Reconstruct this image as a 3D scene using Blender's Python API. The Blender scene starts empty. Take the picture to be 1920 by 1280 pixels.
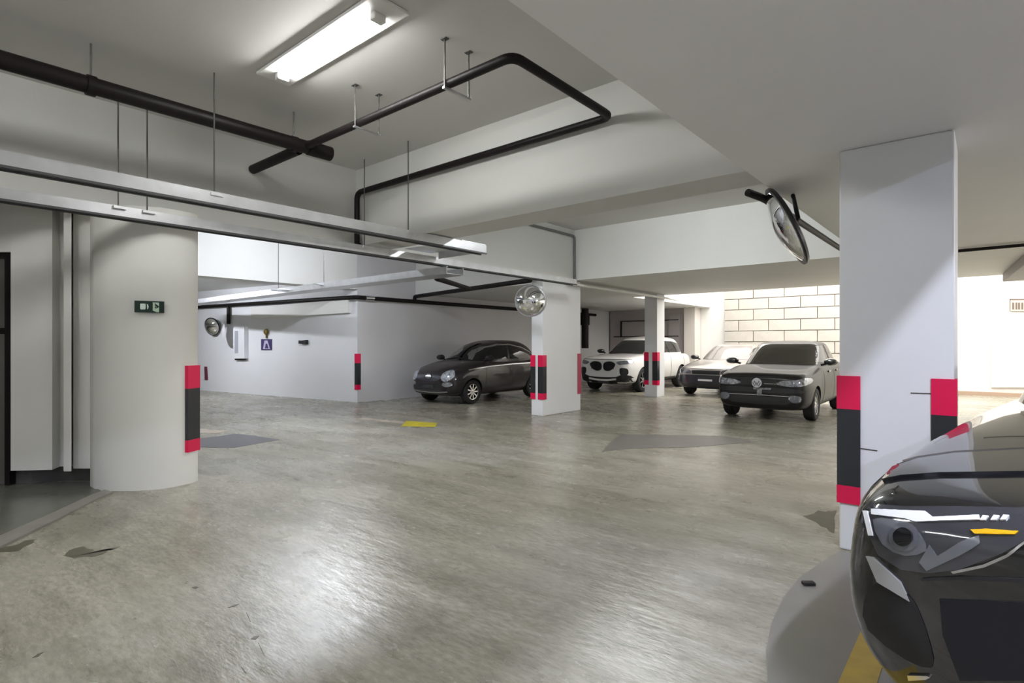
import bpy, bmesh, math, random
from mathutils import Vector, Matrix
from mathutils.bvhtree import BVHTree
from mathutils.geometry import delaunay_2d_cdt
random.seed(7)
sc = bpy.context.scene
COL = sc.collection

# ------------------------------------------------------------------ camera, world, exposure
F_PX, CX, HY, CAM_H = 1048.0, 960.0, 645.0, 1.40      # focal length in px of a 1920 frame, horizon row, eye height
YAW = math.radians(40.34)
cd = bpy.data.cameras.new('camera'); cam = bpy.data.objects.new('camera', cd); COL.objects.link(cam)
cd.sensor_width = 36.0; cd.lens = 36.0 * F_PX / 1920.0
cd.shift_y = -(640.0 - HY) / 1920.0
cd.clip_start = 0.05
cam.location = (0, 0, CAM_H); cam.rotation_euler = (math.pi / 2, 0, YAW)
sc.camera = cam

w = bpy.data.worlds.new('overcast_sky'); sc.world = w; w.use_nodes = True
bg = w.node_tree.nodes['Background']; bg.inputs[0].default_value = (1.0, 0.965, 0.92, 1); bg.inputs[1].default_value = 3.5
sc.view_settings.view_transform = 'Standard'; sc.view_settings.look = 'None'
sc.view_settings.exposure = 0.62; sc.view_settings.gamma = 1.0; sc.view_settings.use_curve_mapping = False

LAMP = dict(tube=62, bay=78, mid=118, far=200, side=300, west=225, rear=260, well=230)  # tube emission per bay

# ------------------------------------------------------------------ measuring
R_AX = Vector((math.cos(YAW), math.sin(YAW), 0)); F_AX = Vector((-math.sin(YAW), math.cos(YAW), 0))
EYE = Vector((0, 0, CAM_H))
def ray(x, y):
    return R_AX * ((x - CX) / F_PX) + F_AX + Vector((0, 0, (HY - y) / F_PX))
def P(x, y, h=0.0):                      # point at height h on the line of sight
    d = ray(x, y); return EYE + d * ((h - CAM_H) / d.z)
def PD(x, y, t):                         # point at depth t
    return EYE + ray(x, y) * t
def PX(x, y, X):
    d = ray(x, y); return EYE + d * (X / d.x)
def PY(x, y, Y):
    d = ray(x, y); return EYE + d * (Y / d.y)

# ------------------------------------------------------------------ materials
MATS = {}
def mat(name, col, rough=0.5, metal=0.0, coat=0.0, spec=0.5, emit=None, noise=None, bump=None, coat_rough=0.03):
    m = bpy.data.materials.new(name); m.use_nodes = True
    nt = m.node_tree; b = nt.nodes['Principled BSDF']
    b.inputs['Base Color'].default_value = (*col, 1); b.inputs['Roughness'].default_value = rough
    b.inputs['Metallic'].default_value = metal; b.inputs['Coat Weight'].default_value = coat
    b.inputs['Coat Roughness'].default_value = coat_rough; b.inputs['Specular IOR Level'].default_value = spec
    if emit:
        b.inputs['Emission Color'].default_value = (*emit[0], 1); b.inputs['Emission Strength'].default_value = emit[1]
    tc = None
    def coords():
        nonlocal tc
        if tc is None: tc = nt.nodes.new('ShaderNodeTexCoord')
        return tc.outputs['Object']
    if noise:                            # (scale, dark factor)
        n = nt.nodes.new('ShaderNodeTexNoise'); n.inputs['Scale'].default_value = noise[0]; n.inputs['Detail'].default_value = 6
        nt.links.new(coords(), n.inputs['Vector'])
        r = nt.nodes.new('ShaderNodeValToRGB')
        r.color_ramp.elements[0].position = 0.3; r.color_ramp.elements[1].position = 0.7
        r.color_ramp.elements[0].color = (*[c * noise[1] for c in col], 1); r.color_ramp.elements[1].color = (*col, 1)
        nt.links.new(n.outputs['Fac'], r.inputs[0]); nt.links.new(r.outputs[0], b.inputs['Base Color'])
    if bump:                             # (scale, strength)
        n = nt.nodes.new('ShaderNodeTexNoise'); n.inputs['Scale'].default_value = bump[0]; n.inputs['Detail'].default_value = 4
        nt.links.new(coords(), n.inputs['Vector'])
        bu = nt.nodes.new('ShaderNodeBump'); bu.inputs['Strength'].default_value = bump[1]; bu.inputs['Distance'].default_value = 0.01
        nt.links.new(n.outputs['Fac'], bu.inputs['Height']); nt.links.new(bu.outputs[0], b.inputs['Normal'])
    MATS[name] = m; return m

WHITE = mat('painted_concrete', (0.80, 0.80, 0.775), 0.55, noise=(0.9, 0.95), bump=(30, 0.06))
BEAMG = mat('grey_beam_paint', (0.60, 0.60, 0.575), 0.6, noise=(0.6, 0.95), bump=(25, 0.08))
CEIL = mat('ceiling_paint', (0.86, 0.855, 0.85), 0.6, noise=(0.6, 0.95), bump=(25, 0.08))
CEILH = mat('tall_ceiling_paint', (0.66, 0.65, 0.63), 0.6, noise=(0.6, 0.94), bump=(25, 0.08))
SHADOWW = mat('shade_toned_wall', (0.42, 0.38, 0.375), 0.6, noise=(1.0, 0.93))  # shade under the lower slab is put into this wall colour
GREYPANEL = mat('grey_panel', (0.36, 0.33, 0.33), 0.5)
BASE = mat('dark_skirting', (0.10, 0.098, 0.095), 0.4, noise=(5, 0.7))
BLOCK = mat('pale_block', (0.60, 0.565, 0.51), 0.75, noise=(2.5, 0.80), bump=(18, 0.25))
MORTAR = mat('mortar', (0.30, 0.275, 0.25), 0.9)
RED = mat('reflective_red', (0.74, 0.0045, 0.075), 0.35)
REDD = mat('faded_red', (0.42, 0.05, 0.10), 0.5)
BLACKTAPE = mat('black_band', (0.022, 0.024, 0.028), 0.35)
PIPEB = mat('black_pipe', (0.008, 0.006, 0.006), 0.5, spec=0.22)
RODM = mat('rod_steel', (0.10, 0.10, 0.095), 0.45, metal=0.6)
ZINC = mat('galvanised', (0.72, 0.73, 0.75), 0.32, metal=0.85, noise=(6, 0.82))
ZINCD = mat('dark_edge', (0.05, 0.052, 0.055), 0.5)
LAMPH = mat('lamp_white', (0.78, 0.78, 0.76), 0.4)
CHROME = mat('chrome', (0.86, 0.87, 0.88), 0.03, metal=1.0)
SATIN = mat('satin_metal', (0.6, 0.6, 0.62), 0.25, metal=1.0)
RUBBER = mat('rubber', (0.012, 0.012, 0.013), 0.75)
PLASTIC = mat('black_plastic', (0.014, 0.014, 0.016), 0.38)
PLASTW = mat('white_plastic', (0.82, 0.83, 0.86), 0.4)
PLASTG = mat('grey_plastic', (0.42, 0.43, 0.50), 0.4)
GLASSD = mat('dark_glass', (0.008, 0.008, 0.009), 0.04, coat=0.0, spec=0.6)
GLASSB = mat('brown_glass', (0.055, 0.048, 0.045), 0.06, spec=0.6)
GLASSP = mat('pale_glass', (0.22, 0.20, 0.19), 0.08, spec=0.6)
LENS = mat('lamp_lens', (0.20, 0.21, 0.24), 0.06, metal=0.6, coat=1.0)
LENSP = mat('pale_lens', (0.45, 0.46, 0.50), 0.12, metal=0.5, coat=1.0, noise=(22, 0.25))
GREEND = mat('sign_green', (0.004, 0.022, 0.014), 0.4)
SIGNW = mat('sign_white', (0.74, 0.84, 0.78), 0.4)
SIGNG = mat('sign_pale_green', (0.60, 0.76, 0.60), 0.4)
PURPLE = mat('sign_purple', (0.05, 0.035, 0.13), 0.5)
LILAC = mat('sign_lilac', (0.55, 0.50, 0.68), 0.5)
BRASS = mat('brass', (0.20, 0.14, 0.03), 0.4, metal=0.5)
YELLOW = mat('yellow_paint', (0.52, 0.36, 0.045), 0.45, noise=(9, 0.8))
YELLOWB = mat('bright_yellow_paint', (0.62, 0.52, 0.02), 0.5, noise=(6, 0.65))
PATCHD = mat('dark_repair', (0.135, 0.13, 0.14), 0.42, noise=(3, 0.75))
PATCHB = mat('brown_repair', (0.17, 0.155, 0.14), 0.4, noise=(3, 0.8))
PALEMARK = mat('pale_mark', (0.50, 0.43, 0.36), 0.5, noise=(4, 0.7))
SMOOTHF = mat('smooth_screed', (0.235, 0.225, 0.20), 0.33, noise=(2.2, 0.86))
LOBBYF = mat('lobby_screed', (0.16, 0.165, 0.14), 0.25, noise=(2.5, 0.8))
LOBBYB = mat('lobby_border', (0.27, 0.255, 0.225), 0.5, noise=(6, 0.8))
BOARDW = mat('cream_board', (0.80, 0.77, 0.68), 0.5)
BROWN = mat('brown_print', (0.16, 0.12, 0.10), 0.6)
AMBER = mat('amber_lens', (0.80, 0.42, 0.01), 0.25, emit=((1.0, 0.5, 0.02), 0.0))
DIRT = mat('black_scrap', (0.015, 0.012, 0.01), 0.7)
def paint(name, col, metal=0.0, rough=0.35): return mat(name, col, rough, metal, coat=1.0)

def floor_material():
    m = bpy.data.materials.new('worn_concrete'); m.use_nodes = True
    nt = m.node_tree; b = nt.nodes['Principled BSDF']; L = nt.links.new
    tc = nt.nodes.new('ShaderNodeTexCoord')
    def noise(scale, detail, stretch=(1, 1, 1), rot=0, rough=0.55):
        mp = nt.nodes.new('ShaderNodeMapping'); mp.inputs['Scale'].default_value = stretch; mp.inputs['Rotation'].default_value = (0, 0, rot)
        L(tc.outputs['Object'], mp.inputs['Vector'])
        n = nt.nodes.new('ShaderNodeTexNoise'); n.inputs['Scale'].default_value = scale; n.inputs['Detail'].default_value = detail
        n.inputs['Roughness'].default_value = rough
        L(mp.outputs[0], n.inputs['Vector']); return n.outputs['Fac']
    def ramp(fac, stops):
        r = nt.nodes.new('ShaderNodeValToRGB'); e = r.color_ramp.elements
        while len(e) < len(stops): e.new(0.5)
        for i, (p, c) in enumerate(stops): e[i].position = p; e[i].color = (*c, 1)
        L(fac, r.inputs[0]); return r.outputs[0]
    def mix(mode, f, a, bb):
        x = nt.nodes.new('ShaderNodeMix'); x.data_type = 'RGBA'; x.blend_type = mode
        if isinstance(f, float): x.inputs[0].default_value = f
        else: L(f, x.inputs[0])
        L(a, x.inputs[6]); L(bb, x.inputs[7]); return x.outputs[2]
    yaw = YAW
    big = ramp(noise(0.35, 5, rot=0.3), [(0.28, (0.245, 0.225, 0.165)), (0.52, (0.325, 0.308, 0.25)), (0.75, (0.40, 0.39, 0.35))])
    streak = ramp(noise(1.6, 8, (0.55, 2.6, 1), -yaw, 0.65), [(0.28, (0.60, 0.58, 0.53)), (0.5, (0.95, 0.95, 0.945)), (0.7, (1.2, 1.2, 1.21))])
    c = mix('MULTIPLY', 1.0, big, streak)
    grain = ramp(noise(24, 9, (0.6, 1.8, 1), -yaw, 0.7), [(0.3, (0.62, 0.61, 0.57)), (0.62, (1.14, 1.14, 1.14))])
    c = mix('MULTIPLY', 0.9, c, grain)
    blot = ramp(noise(0.8, 9, (1, 1.6, 1), 0.8, 0.62), [(0.52, (0, 0, 0)), (0.80, (1, 1, 1))])
    dark = nt.nodes.new('ShaderNodeRGB'); dark.outputs[0].default_value = (0.085, 0.078, 0.055, 1)
    sep = nt.nodes.new('ShaderNodeMath'); sep.operation = 'MULTIPLY'; sep.inputs[1].default_value = 0.62
    L(blot, sep.inputs[0]); c = mix('MIX', sep.outputs[0], c, dark.outputs[0])
    speck = ramp(noise(6.5, 10, (1, 2.0, 1), 0.5, 0.75), [(0.655, (0, 0, 0)), (0.70, (1, 1, 1))])
    sp = nt.nodes.new('ShaderNodeMath'); sp.operation = 'MULTIPLY'; sp.inputs[1].default_value = 0.55
    L(speck, sp.inputs[0]); c = mix('MIX', sp.outputs[0], c, dark.outputs[0])
    L(c, b.inputs['Base Color'])
    rr = ramp(noise(1.1, 8, (1, 1.7, 1), 0.2, 0.6), [(0.3, (0.17,) * 3), (0.7, (0.36,) * 3)])
    L(rr, b.inputs['Roughness'])
    b.inputs['Specular IOR Level'].default_value = 0.62
    bu = nt.nodes.new('ShaderNodeBump'); bu.inputs['Strength'].default_value = 0.36; bu.inputs['Distance'].default_value = 0.02
    L(noise(5.5, 9, (0.6, 2.0, 1), -yaw, 0.62), bu.inputs['Height']); L(bu.outputs[0], b.inputs['Normal'])
    return m
FLOORM = floor_material()

# ------------------------------------------------------------------ geometry helpers
class G:                                  # collects shapes for one mesh
    def __init__(s): s.v = []; s.f = []
    def add(s, vs, fs):
        o = len(s.v); s.v += [tuple(q) for q in vs]; s.f += [tuple(i + o for i in q) for q in fs]; return s
    def box(s, x0, x1, y0, y1, z0, z1):
        vs = [(x, y, z) for z in (z0, z1) for y in (y0, y1) for x in (x0, x1)]
        return s.add(vs, [(0, 2, 3, 1), (4, 5, 7, 6), (0, 1, 5, 4), (2, 6, 7, 3), (0, 4, 6, 2), (1, 3, 7, 5)])
    def prism(s, plan, z0, z1):           # plan counter-clockwise
        n = len(plan); vs = [(p[0], p[1], z0) for p in plan] + [(p[0], p[1], z1) for p in plan]
        fs = [tuple(reversed(range(n))), tuple(range(n, 2 * n))] + [(i, (i + 1) % n, n + (i + 1) % n, n + i) for i in range(n)]
        return s.add(vs, fs)
    def obox(s, c, ax, ay, az):           # oriented box by half-axis vectors
        c = Vector(c); vs = [c + ax * i + ay * j + az * k for k in (-1, 1) for j in (-1, 1) for i in (-1, 1)]
        return s.add(vs, [(0, 2, 3, 1), (4, 5, 7, 6), (0, 1, 5, 4), (2, 6, 7, 3), (0, 4, 6, 2), (1, 3, 7, 5)])
    def tube(s, pts, r, n=12, bend=0.0):
        pts = [Vector(p) for p in pts]
        if bend > 0 and len(pts) > 2:
            out = [pts[0]]
            for a, b, c in zip(pts, pts[1:], pts[2:]):
                d1 = (a - b); d2 = (c - b); k = min(bend, d1.length * .45, d2.length * .45)
                p1 = b + d1.normalized() * k; p2 = b + d2.normalized() * k
                for i in range(7):
                    t = i / 6; out.append(p1 * (1 - t) ** 2 + b * 2 * t * (1 - t) + p2 * t * t)
            out.append(pts[-1]); pts = out
        rings = []; up = None
        for i, p in enumerate(pts):
            t = (pts[min(i + 1, len(pts) - 1)] - pts[max(i - 1, 0)]).normalized()
            if up is None: up = Vector((0, 0, 1)) if abs(t.z) < .9 else Vector((1, 0, 0))
            u = (up - t * up.dot(t)).normalized(); v = t.cross(u); up = u
            rings.append([p + (u * math.cos(2 * math.pi * k / n) + v * math.sin(2 * math.pi * k / n)) * r for k in range(n)])
        vs = [q for rg in rings for q in rg]; m = len(rings)
        fs = [(i * n + k, i * n + (k + 1) % n, (i + 1) * n + (k + 1) % n, (i + 1) * n + k) for i in range(m - 1) for k in range(n)]
        fs += [tuple(reversed(range(n))), tuple(range((m - 1) * n, m * n))]
        return s.add(vs, fs)
    def lathe(s, c, axis, prof, n=24):    # prof: (distance along axis, radius)
        axis = Vector(axis).normalized(); c = Vector(c)
        u = axis.orthogonal().normalized(); v = axis.cross(u)
        vs = []; 
        for d, r in prof:
            for k in range(n):
                a = 2 * math.pi * k / n
                vs.append(c + axis * d + (u * math.cos(a) + v * math.sin(a)) * r)
        m = len(prof)
        fs = [(i * n + k, i * n + (k + 1) % n, (i + 1) * n + (k + 1) % n, (i + 1) * n + k) for i in range(m - 1) for k in range(n)]
        if prof[0][1] > 1e-6: fs.append(tuple(reversed(range(n))))
        if prof[-1][1] > 1e-6: fs.append(tuple(range((m - 1) * n, m * n)))
        return s.add(vs, fs)

def wloc(o):
    v = Vector((0, 0, 0))
    while o is not None: v = v + Vector(o.location); o = o.parent
    return v
def obj(name, g, m, parent=None, local=False, bevel=0.0, smooth=False, loc=None):
    """link one mesh; coordinates are world ones unless local is set"""
    me = bpy.data.meshes.new(name); me.from_pydata(g.v, [], g.f); me.update()
    bm = bmesh.new(); bm.from_mesh(me)
    bmesh.ops.remove_doubles(bm, verts=bm.verts, dist=1e-5)
    bmesh.ops.recalc_face_normals(bm, faces=bm.faces)
    if bevel: bmesh.ops.bevel(bm, geom=list(bm.edges), offset=bevel, segments=2, affect='EDGES', profile=0.5)
    base = Vector((0, 0, 0))
    if not local:
        if parent is not None: base = wloc(parent)
        else:
            xs = [v.co for v in bm.verts]
            base = Vector(loc) if loc is not None else Vector(((min(p.x for p in xs) + max(p.x for p in xs)) / 2, (min(p.y for p in xs) + max(p.y for p in xs)) / 2, min(p.z for p in xs)))
        for v in bm.verts: v.co -= base
    bm.to_mesh(me); bm.free()
    if smooth:
        for p in me.polygons: p.use_smooth = True
        if smooth != 'all': me.set_sharp_from_angle(angle=math.radians(35))
    me.materials.append(m)
    o = bpy.data.objects.new(name, me); COL.objects.link(o)
    if parent is not None: o.parent = parent
    elif not local: o.location = base
    return o
def tag(o, label, cat=None, group=None):
    o['label'] = label
    if cat: o['category'] = cat
    if group: o['group'] = group
    return o
def thing(name, label, cat, loc, rz=0.0, group=None):
    o = bpy.data.objects.new(name, None); COL.objects.link(o); o.empty_display_size = 0.1
    o.location = loc; o.rotation_euler = (0, 0, rz); return tag(o, label, cat, group)
def struct(name, g, m, label=None, parent=None, **k):
    o = obj(name, g, m, parent, **k)
    if parent is None: o['kind'] = 'structure'
    if label: o['label'] = label
    return o

# ------------------------------------------------------------------ the setting
HC, HS = 3.75, 2.72                       # slab height of the tall bays, underside of the beams
floor = struct('floor', G().box(-26, 8, -8, 22, -0.2, 0), FLOORM, 'worn grey concrete garage floor with a glossy sheen')
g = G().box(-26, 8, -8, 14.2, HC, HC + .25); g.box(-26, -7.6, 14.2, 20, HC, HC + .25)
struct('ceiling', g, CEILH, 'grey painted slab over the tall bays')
struct('ceiling_lower', G().box(-11.55, 8, 9.65, 14.2, HS, HC), WHITE, 'lower slab with white face above the parked cars')
struct('ceiling_lower', G().box(-11.55, -7.6, 14.2, 20, HS, HC), WHITE, 'lower slab over the white car')
struct('ceiling_lower', G().box(-1.4, 8, 4.40, 9.65, HS, HC), CEIL, 'lower slab beyond the large white pillar')
struct('ceiling_lower', G().box(-26, -12.0, -8, 7.6, 3.0, HC), WHITE, 'lower slab before the white wall with the mirrors')
struct('beam', G().box(-1.4, 0.4, -8, 4.40, HS, HC), CEIL, 'wide flat beam leading to the large white pillar')
struct('beam', G().box(-6.5, -1.4, 4.40, 4.85, HS, HC), BEAMG, 'cross beam with the black pipe along its face')
struct('beam', G().box(-6.95, -6.5, -8, 9.65, HS, HC), BEAMG, 'long beam above the cable trays')
struct('beam', G().box(-12.0, -11.55, -8, 7.84, HS, HC), WHITE, 'far white beam seen below the cable trays')
# side walls and far walls
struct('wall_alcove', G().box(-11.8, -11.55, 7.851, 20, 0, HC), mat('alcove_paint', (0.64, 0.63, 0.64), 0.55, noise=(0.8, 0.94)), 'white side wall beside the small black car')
cn = Vector((-11.55, 7.85, 0)); q = P(370, 731); dw = (q - cn).normalized(); fw = cn + dw * 14.5
struct('wall_left', G().prism([(cn.x - .01, cn.y), (cn.x - .01, cn.y + .25), (fw.x, fw.y + .25), (fw.x, fw.y)], 0, HC), mat('bright_wall_paint', (0.82, 0.83, 0.86), 0.5, noise=(0.8, 0.96)), 'white wall carrying the mirrors, signs and lamp box')
struct('wall_far_left', G().box(-26.2, -26, -8, 8, 0, HC), WHITE)
struct('wall_behind', G().box(-26, 8, -8.2, -8, 0, HC + .2), WHITE)
struct('wall_right', G().box(8, 8.2, -8, 20, 0, 5.2), WHITE)
back = struct('wall_back', G().box(-11.8, 8, 20, 20.3, 0, 5.2), WHITE, 'bright far wall of the light well')
struct('wall_well', G().box(-7.75, -7.6, 14.2, 20, HC, 5.2), WHITE)
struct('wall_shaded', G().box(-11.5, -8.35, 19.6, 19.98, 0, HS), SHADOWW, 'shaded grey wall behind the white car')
struct('trim_1', G().box(-8.35, -7.95, 19.45, 19.98, 0, HS), mat('cream_paint', (0.72, 0.68, 0.63), 0.6), 'cream pier at the end of the shaded wall')
for x0, x1, z0, z1 in ((-9.6, -9.25, .2, 2.3), (-9.0, -8.55, .1, 2.55)):
    obj('panel', G().box(x0, x1, 19.55, 19.6, z0, z1), GREYPANEL, bpy.data.objects['wall_shaded'])
# block wall: every block a piece
bw = struct('wall_block', G().box(-7.05, -0.95, 19.90, 19.99, 0, 4.6), MORTAR, 'cream block wall in the daylight')
bh, bl, gap = 0.37, 0.98, 0.024
nrow = int(4.6 / bh); blk = {}
for r in range(nrow):
    x = -7.05 - (bl * .5 if r % 2 else 0)
    while x < -0.95:
        x0, x1 = max(x, -7.05), min(x + bl, -0.95)
        if x1 - x0 > .1:
            key = round(x1 - x0, 2)
            if key not in blk:
                o = obj('block', G().box(x0 + gap / 2, x1 - gap / 2, 19.855, 19.905, r * bh + gap / 2, (r + 1) * bh - gap / 2), BLOCK, None, bevel=0.006)
                blk[key] = o; z = o.location.copy()
                o.parent = bw; o.location = z - wloc(bw)
            else:
                o = blk[key].copy(); COL.objects.link(o)
                o.location = Vector(((x0 + x1) / 2, 19.88, r * bh + gap / 2)) - wloc(bw)
            o.location.y += random.uniform(-.012, .012)
        x += bl

# ------------------------------------------------------------------ corner guards and pillars
GZ0, GZ1 = 0.32, 1.185
def guard(parent, c, d1, d2, wing=0.115, z0=GZ0, z1=GZ1, th=0.012, m=RED):
    """two wings along unit vectors d1, d2 from corner c (plan)"""
    d1 = Vector(d1).to_2d().normalized(); d2 = Vector(d2).to_2d().normalized(); c = Vector((c[0], c[1]))
    n1 = -d2 * th; n2 = -d1 * th
    def band(name, a, b, mm, grow, par):
        e1 = n1 * grow; e2 = n2 * grow
        # L-shaped plan
        pl = [c, c + d1 * wing, c + d1 * wing + e1, c + e1 + e2, c + d2 * wing + e2, c + d2 * wing]
        ar = sum(pl[i].x * pl[(i + 1) % 6].y - pl[(i + 1) % 6].x * pl[i].y for i in range(6))
        if ar < 0: pl = pl[::-1]
        return obj(name, G().prism(pl, a, b), mm, par)
    o = band('corner_guard', z0 + .12, z1 - .225, BLACKTAPE, 1.0, parent); o['label'] = 'red and black corner guard strip'
    band('red_band', z1 - .225, z1, m, 1.12, o); band('red_band', z0, z0 + .12, m, 1.12, o)
    return o

def box_pillar(label, x0, x1, y0, y1, top, m, guards):
    t = thing('pillar', label, 'pillar', ((x0 + x1) / 2, (y0 + y1) / 2, 0))
    obj('shaft', G().box(x0, x1, y0, y1, 0, top), m, t, bevel=0.012)
    for (cx, cy, d1, d2, k) in guards: guard(t, (cx, cy), d1, d2, **k)
    return t
PILW = mat('pillar_paint', (0.80, 0.81, 0.82), 0.5, noise=(1.2, 0.96), bump=(40, 0.04))
rp = box_pillar('large white square pillar beside the black car in front', -.77, -.15, 4.37, 4.87, HS, PILW,
    [(-.77, 4.37, (1, 0), (0, 1), dict(wing=.125)), (-.15, 4.37, (-1, 0), (0, 1), dict(wing=.115))])
obj('scuff_mark', G().obox((-.30, 4.368, 1.09), Vector((.07, 0, .001)), Vector((0, .003, 0)), Vector((0, 0, .003))), RODM, rp)
obj('scuff_mark', G().obox((-.60, 4.368, .70), Vector((.05, 0, -.002)), Vector((0, .003, 0)), Vector((0, 0, .003))), RODM, rp)
mp = box_pillar('white wall-like pillar carrying the round mirror ball', -6.86, -6.58, 8.67, 10.0, HS, PILW,
    [(-6.86, 8.67, (1, 0), (0, 1), dict(wing=.10)), (-6.58, 8.67, (-1, 0), (0, 1), dict(wing=.11))])
obj('faded_guard', G().box(-6.59, -6.565, 9.88, 10.01, .35, 1.20), REDD, mp)
bp = box_pillar('small white pillar between the white car and the grey car', -6.98, -6.62, 13.7, 14.15, HS, PILW,
    [(-6.98, 13.7, (1, 0), (0, 1), dict(wing=.12)), (-6.62, 13.7, (-1, 0), (0, 1), dict(wing=.13))])
# rounded pillar by the lobby
arc = [P(169, 914), P(178, 918.5), P(205, 920), P(250, 920.5), P(300, 917), P(335, 911), P(362, 905), P(371, 901)]
bk = [arc[-1] + Vector((-.62, .02, 0)), arc[0] + Vector((-.55, .35, 0))]
lp = thing('pillar', 'rounded white pillar with the green exit sign', 'pillar', (-6.4, 1.9, 0))
obj('shaft', G().prism([(p.x, p.y) for p in arc + bk], 0, HS), mat('lobby_pillar_paint', (0.80, 0.80, 0.76), 0.5, noise=(1.2, .96)), lp, smooth=True)
e1, e0 = P(371, 901), P(350, 908.5)
gd = (e0 - e1).normalized(); gn = Vector((gd.y, -gd.x, 0)); gn = gn if gn.dot(-e1) > 0 else -gn
def lg(name, a, b, m, par, k=1.0):
    pl = [e1 + Vector((.004, .004, 0)), e1 + gn * .014 * k + Vector((.008, .006, 0)), e0 + gn * .014 * k, e0 - gn * .02]
    ar = sum(pl[i].x * pl[(i + 1) % 4].y - pl[(i + 1) % 4].x * pl[i].y for i in range(4))
    return obj(name, G().prism([(p.x, p.y) for p in (pl if ar > 0 else pl[::-1])], a, b), m, par)
o = lg('corner_guard', GZ0 + .12, GZ1 - .23, BLACKTAPE, lp); o['label'] = 'red and black corner guard strip'
lg('red_band', GZ1 - .23, GZ1, RED, o, 1.15); lg('red_band', GZ0, GZ0 + .12, RED, o, 1.15)
# guard on the corner of the far walls
cg = thing('corner_guard', 'red and black guard strip on the far wall corner', 'corner guard', (-11.5, 7.8, 0))
o = guard(cg, (-11.55, 7.85), dw, (0, 1), wing=.085, z0=.30, z1=1.17)

# ------------------------------------------------------------------ lobby on the near side of the rounded pillar
Wl = [P(-170, 930), P(-130, 912), P(20, 913)]
a, b, c_, d_ = P(20, 914), P(100, 908), P(135, 908), P(172, 908)
lob = struct('wall_lobby', G().prism([(p.x, p.y) for p in (P(20, 914), P(98, 912), P(112, 905), P(178, 903), P(178, 860), P(20, 860))], 0.165, HC), mat('lobby_paint', (0.78, 0.775, 0.74), 0.5, noise=(1.5, 0.95)), 'off-white lobby wall beside the glass door')
for x0, x1, y0 in ((119, 134, 916), (137, 172, 910)):
    obj('pilaster', G().prism([(p.x, p.y) for p in (P(x0, y0), P(x1, y0), P(x1, y0 - 40), P(x0, y0 - 40))], 0.165, HC), MATS['lobby_paint'], lob, bevel=.008)
struct('baseboard_lobby', G().prism([(p.x, p.y) for p in (P(18, 909), P(60, 908), P(110, 901), P(172, 900), P(172, 862), P(18, 862))], 0, .165), BASE, 'dark grey skirting under the lobby wall')
dr = thing('door_1', 'dark glass lobby door with a slim black frame', 'door', P(-50, 912)); dr['kind'] = 'structure'
pa, pb = P(-150, 912), P(18, 912); dd = (pb - pa).normalized(); dn = Vector((-dd.y, dd.x, 0)); dn = dn if dn.dot(pa) > 0 else -dn
def dbox(name, s0, s1, z0, z1, th, m, par):
    c = pa + dd * ((s0 + s1) / 2) + dn * .05; c.z = (z0 + z1) / 2
    return obj(name, G().obox(c, dd * ((s1 - s0) / 2), dn * th, Vector((0, 0, (z1 - z0) / 2))), m, par)
Ld = (pb - pa).length
dbox('frame', Ld - .05, Ld, 0, 2.30, .05, PIPEB, dr); dbox('frame', 0, .05, 0, 2.30, .05, PIPEB, dr); dbox('frame', 0.05, Ld - .05, 2.25, 2.30, .05, PIPEB, dr)
dbox('glass', .05, Ld - .05, .02, 2.25, .01, mat('door_glass', (0.12, 0.115, 0.11), 0.05, spec=0.6), dr); dbox('rail', .05, Ld - .05, 1.50, 1.56, .02, PIPEB, dr)
struct('wall_lobby_header', G().prism([(p.x, p.y) for p in (P(-170, 914), P(20, 914), P(20, 870), P(-170, 870))], 2.30, HC), MATS['lobby_paint'], 'off-white wall above the lobby door')
pad = [P(-160, 1100), P(0, 1013), P(100, 968), P(170, 934), P(190, 923), P(165, 905), P(-160, 905)]
obj('lobby_pad', G().prism([(p.x, p.y) for p in pad], -.01, .012), LOBBYF, floor)['label'] = 'smooth greenish grey floor pad before the lobby door'
bd = [P(-160, 1117), P(0, 1029), P(20, 1019), P(110, 975), P(185, 936), P(212, 925), P(196, 921), P(170, 931), P(100, 964), P(0, 1008), P(-160, 1090)]
obj('lobby_kerb', G().prism([(p.x, p.y) for p in bd], -.01, .018), LOBBYB, floor)['label'] = 'paler kerb band around the lobby floor pad'

# ------------------------------------------------------------------ marks on the floor
def mark(name, pts, m, label, h=.003):
    o = obj(name, G().prism([(p.x, p.y) for p in pts], -.004, h), m, floor); o['label'] = label; return o
mark('repair_patch', [P(372, 838), P(440, 839), P(525, 824), P(470, 816), P(440, 813), P(410, 818), P(372, 822)], PATCHD, 'dark grey repair patch behind the rounded pillar')
mark('worn_patch', [P(372, 812), P(405, 812), P(428, 808), P(372, 803)], PALEMARK, 'pale worn spot behind the rounded pillar')
mark('repair_patch', [P(1128, 847), P(1180, 841), P(1300, 838), P(1420, 828), P(1350, 817), P(1240, 815), P(1165, 814), P(1148, 826)], PATCHB, 'brownish worn patch before the black sedan')
mark('yellow_mark', [P(752, 799), P(816, 800), P(820, 793), P(762, 789)], YELLOWB, 'bright yellow paint mark on the floor')
mark('pale_line', [P(672, 786), P(757, 794), P(757, 791), P(680, 783)], PALEMARK, 'faint pale paint line leading to the yellow mark')
mark('parking_line', [(P(1572, 1280) + Vector((0, -.75, 0))), (P(1645, 1280) + Vector((0, -.75, 0))), P(1645, 1280) + Vector((0, 1.4, 0)), P(1572, 1280) + Vector((0, 1.4, 0))], YELLOW, 'yellow parking bay line beside the black car', .004)
sm = [P(1572, 1034), P(1540, 1054), P(1500, 1082), P(1468, 1120), P(1446, 1170), P(1436, 1220), P(1440, 1280), P(1480, 1400), P(1720, 1400), P(1720, 1060)]
mark('smooth_patch', sm[::1], SMOOTHF, 'smooth darker screed patch before the large pillar', .002)
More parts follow.
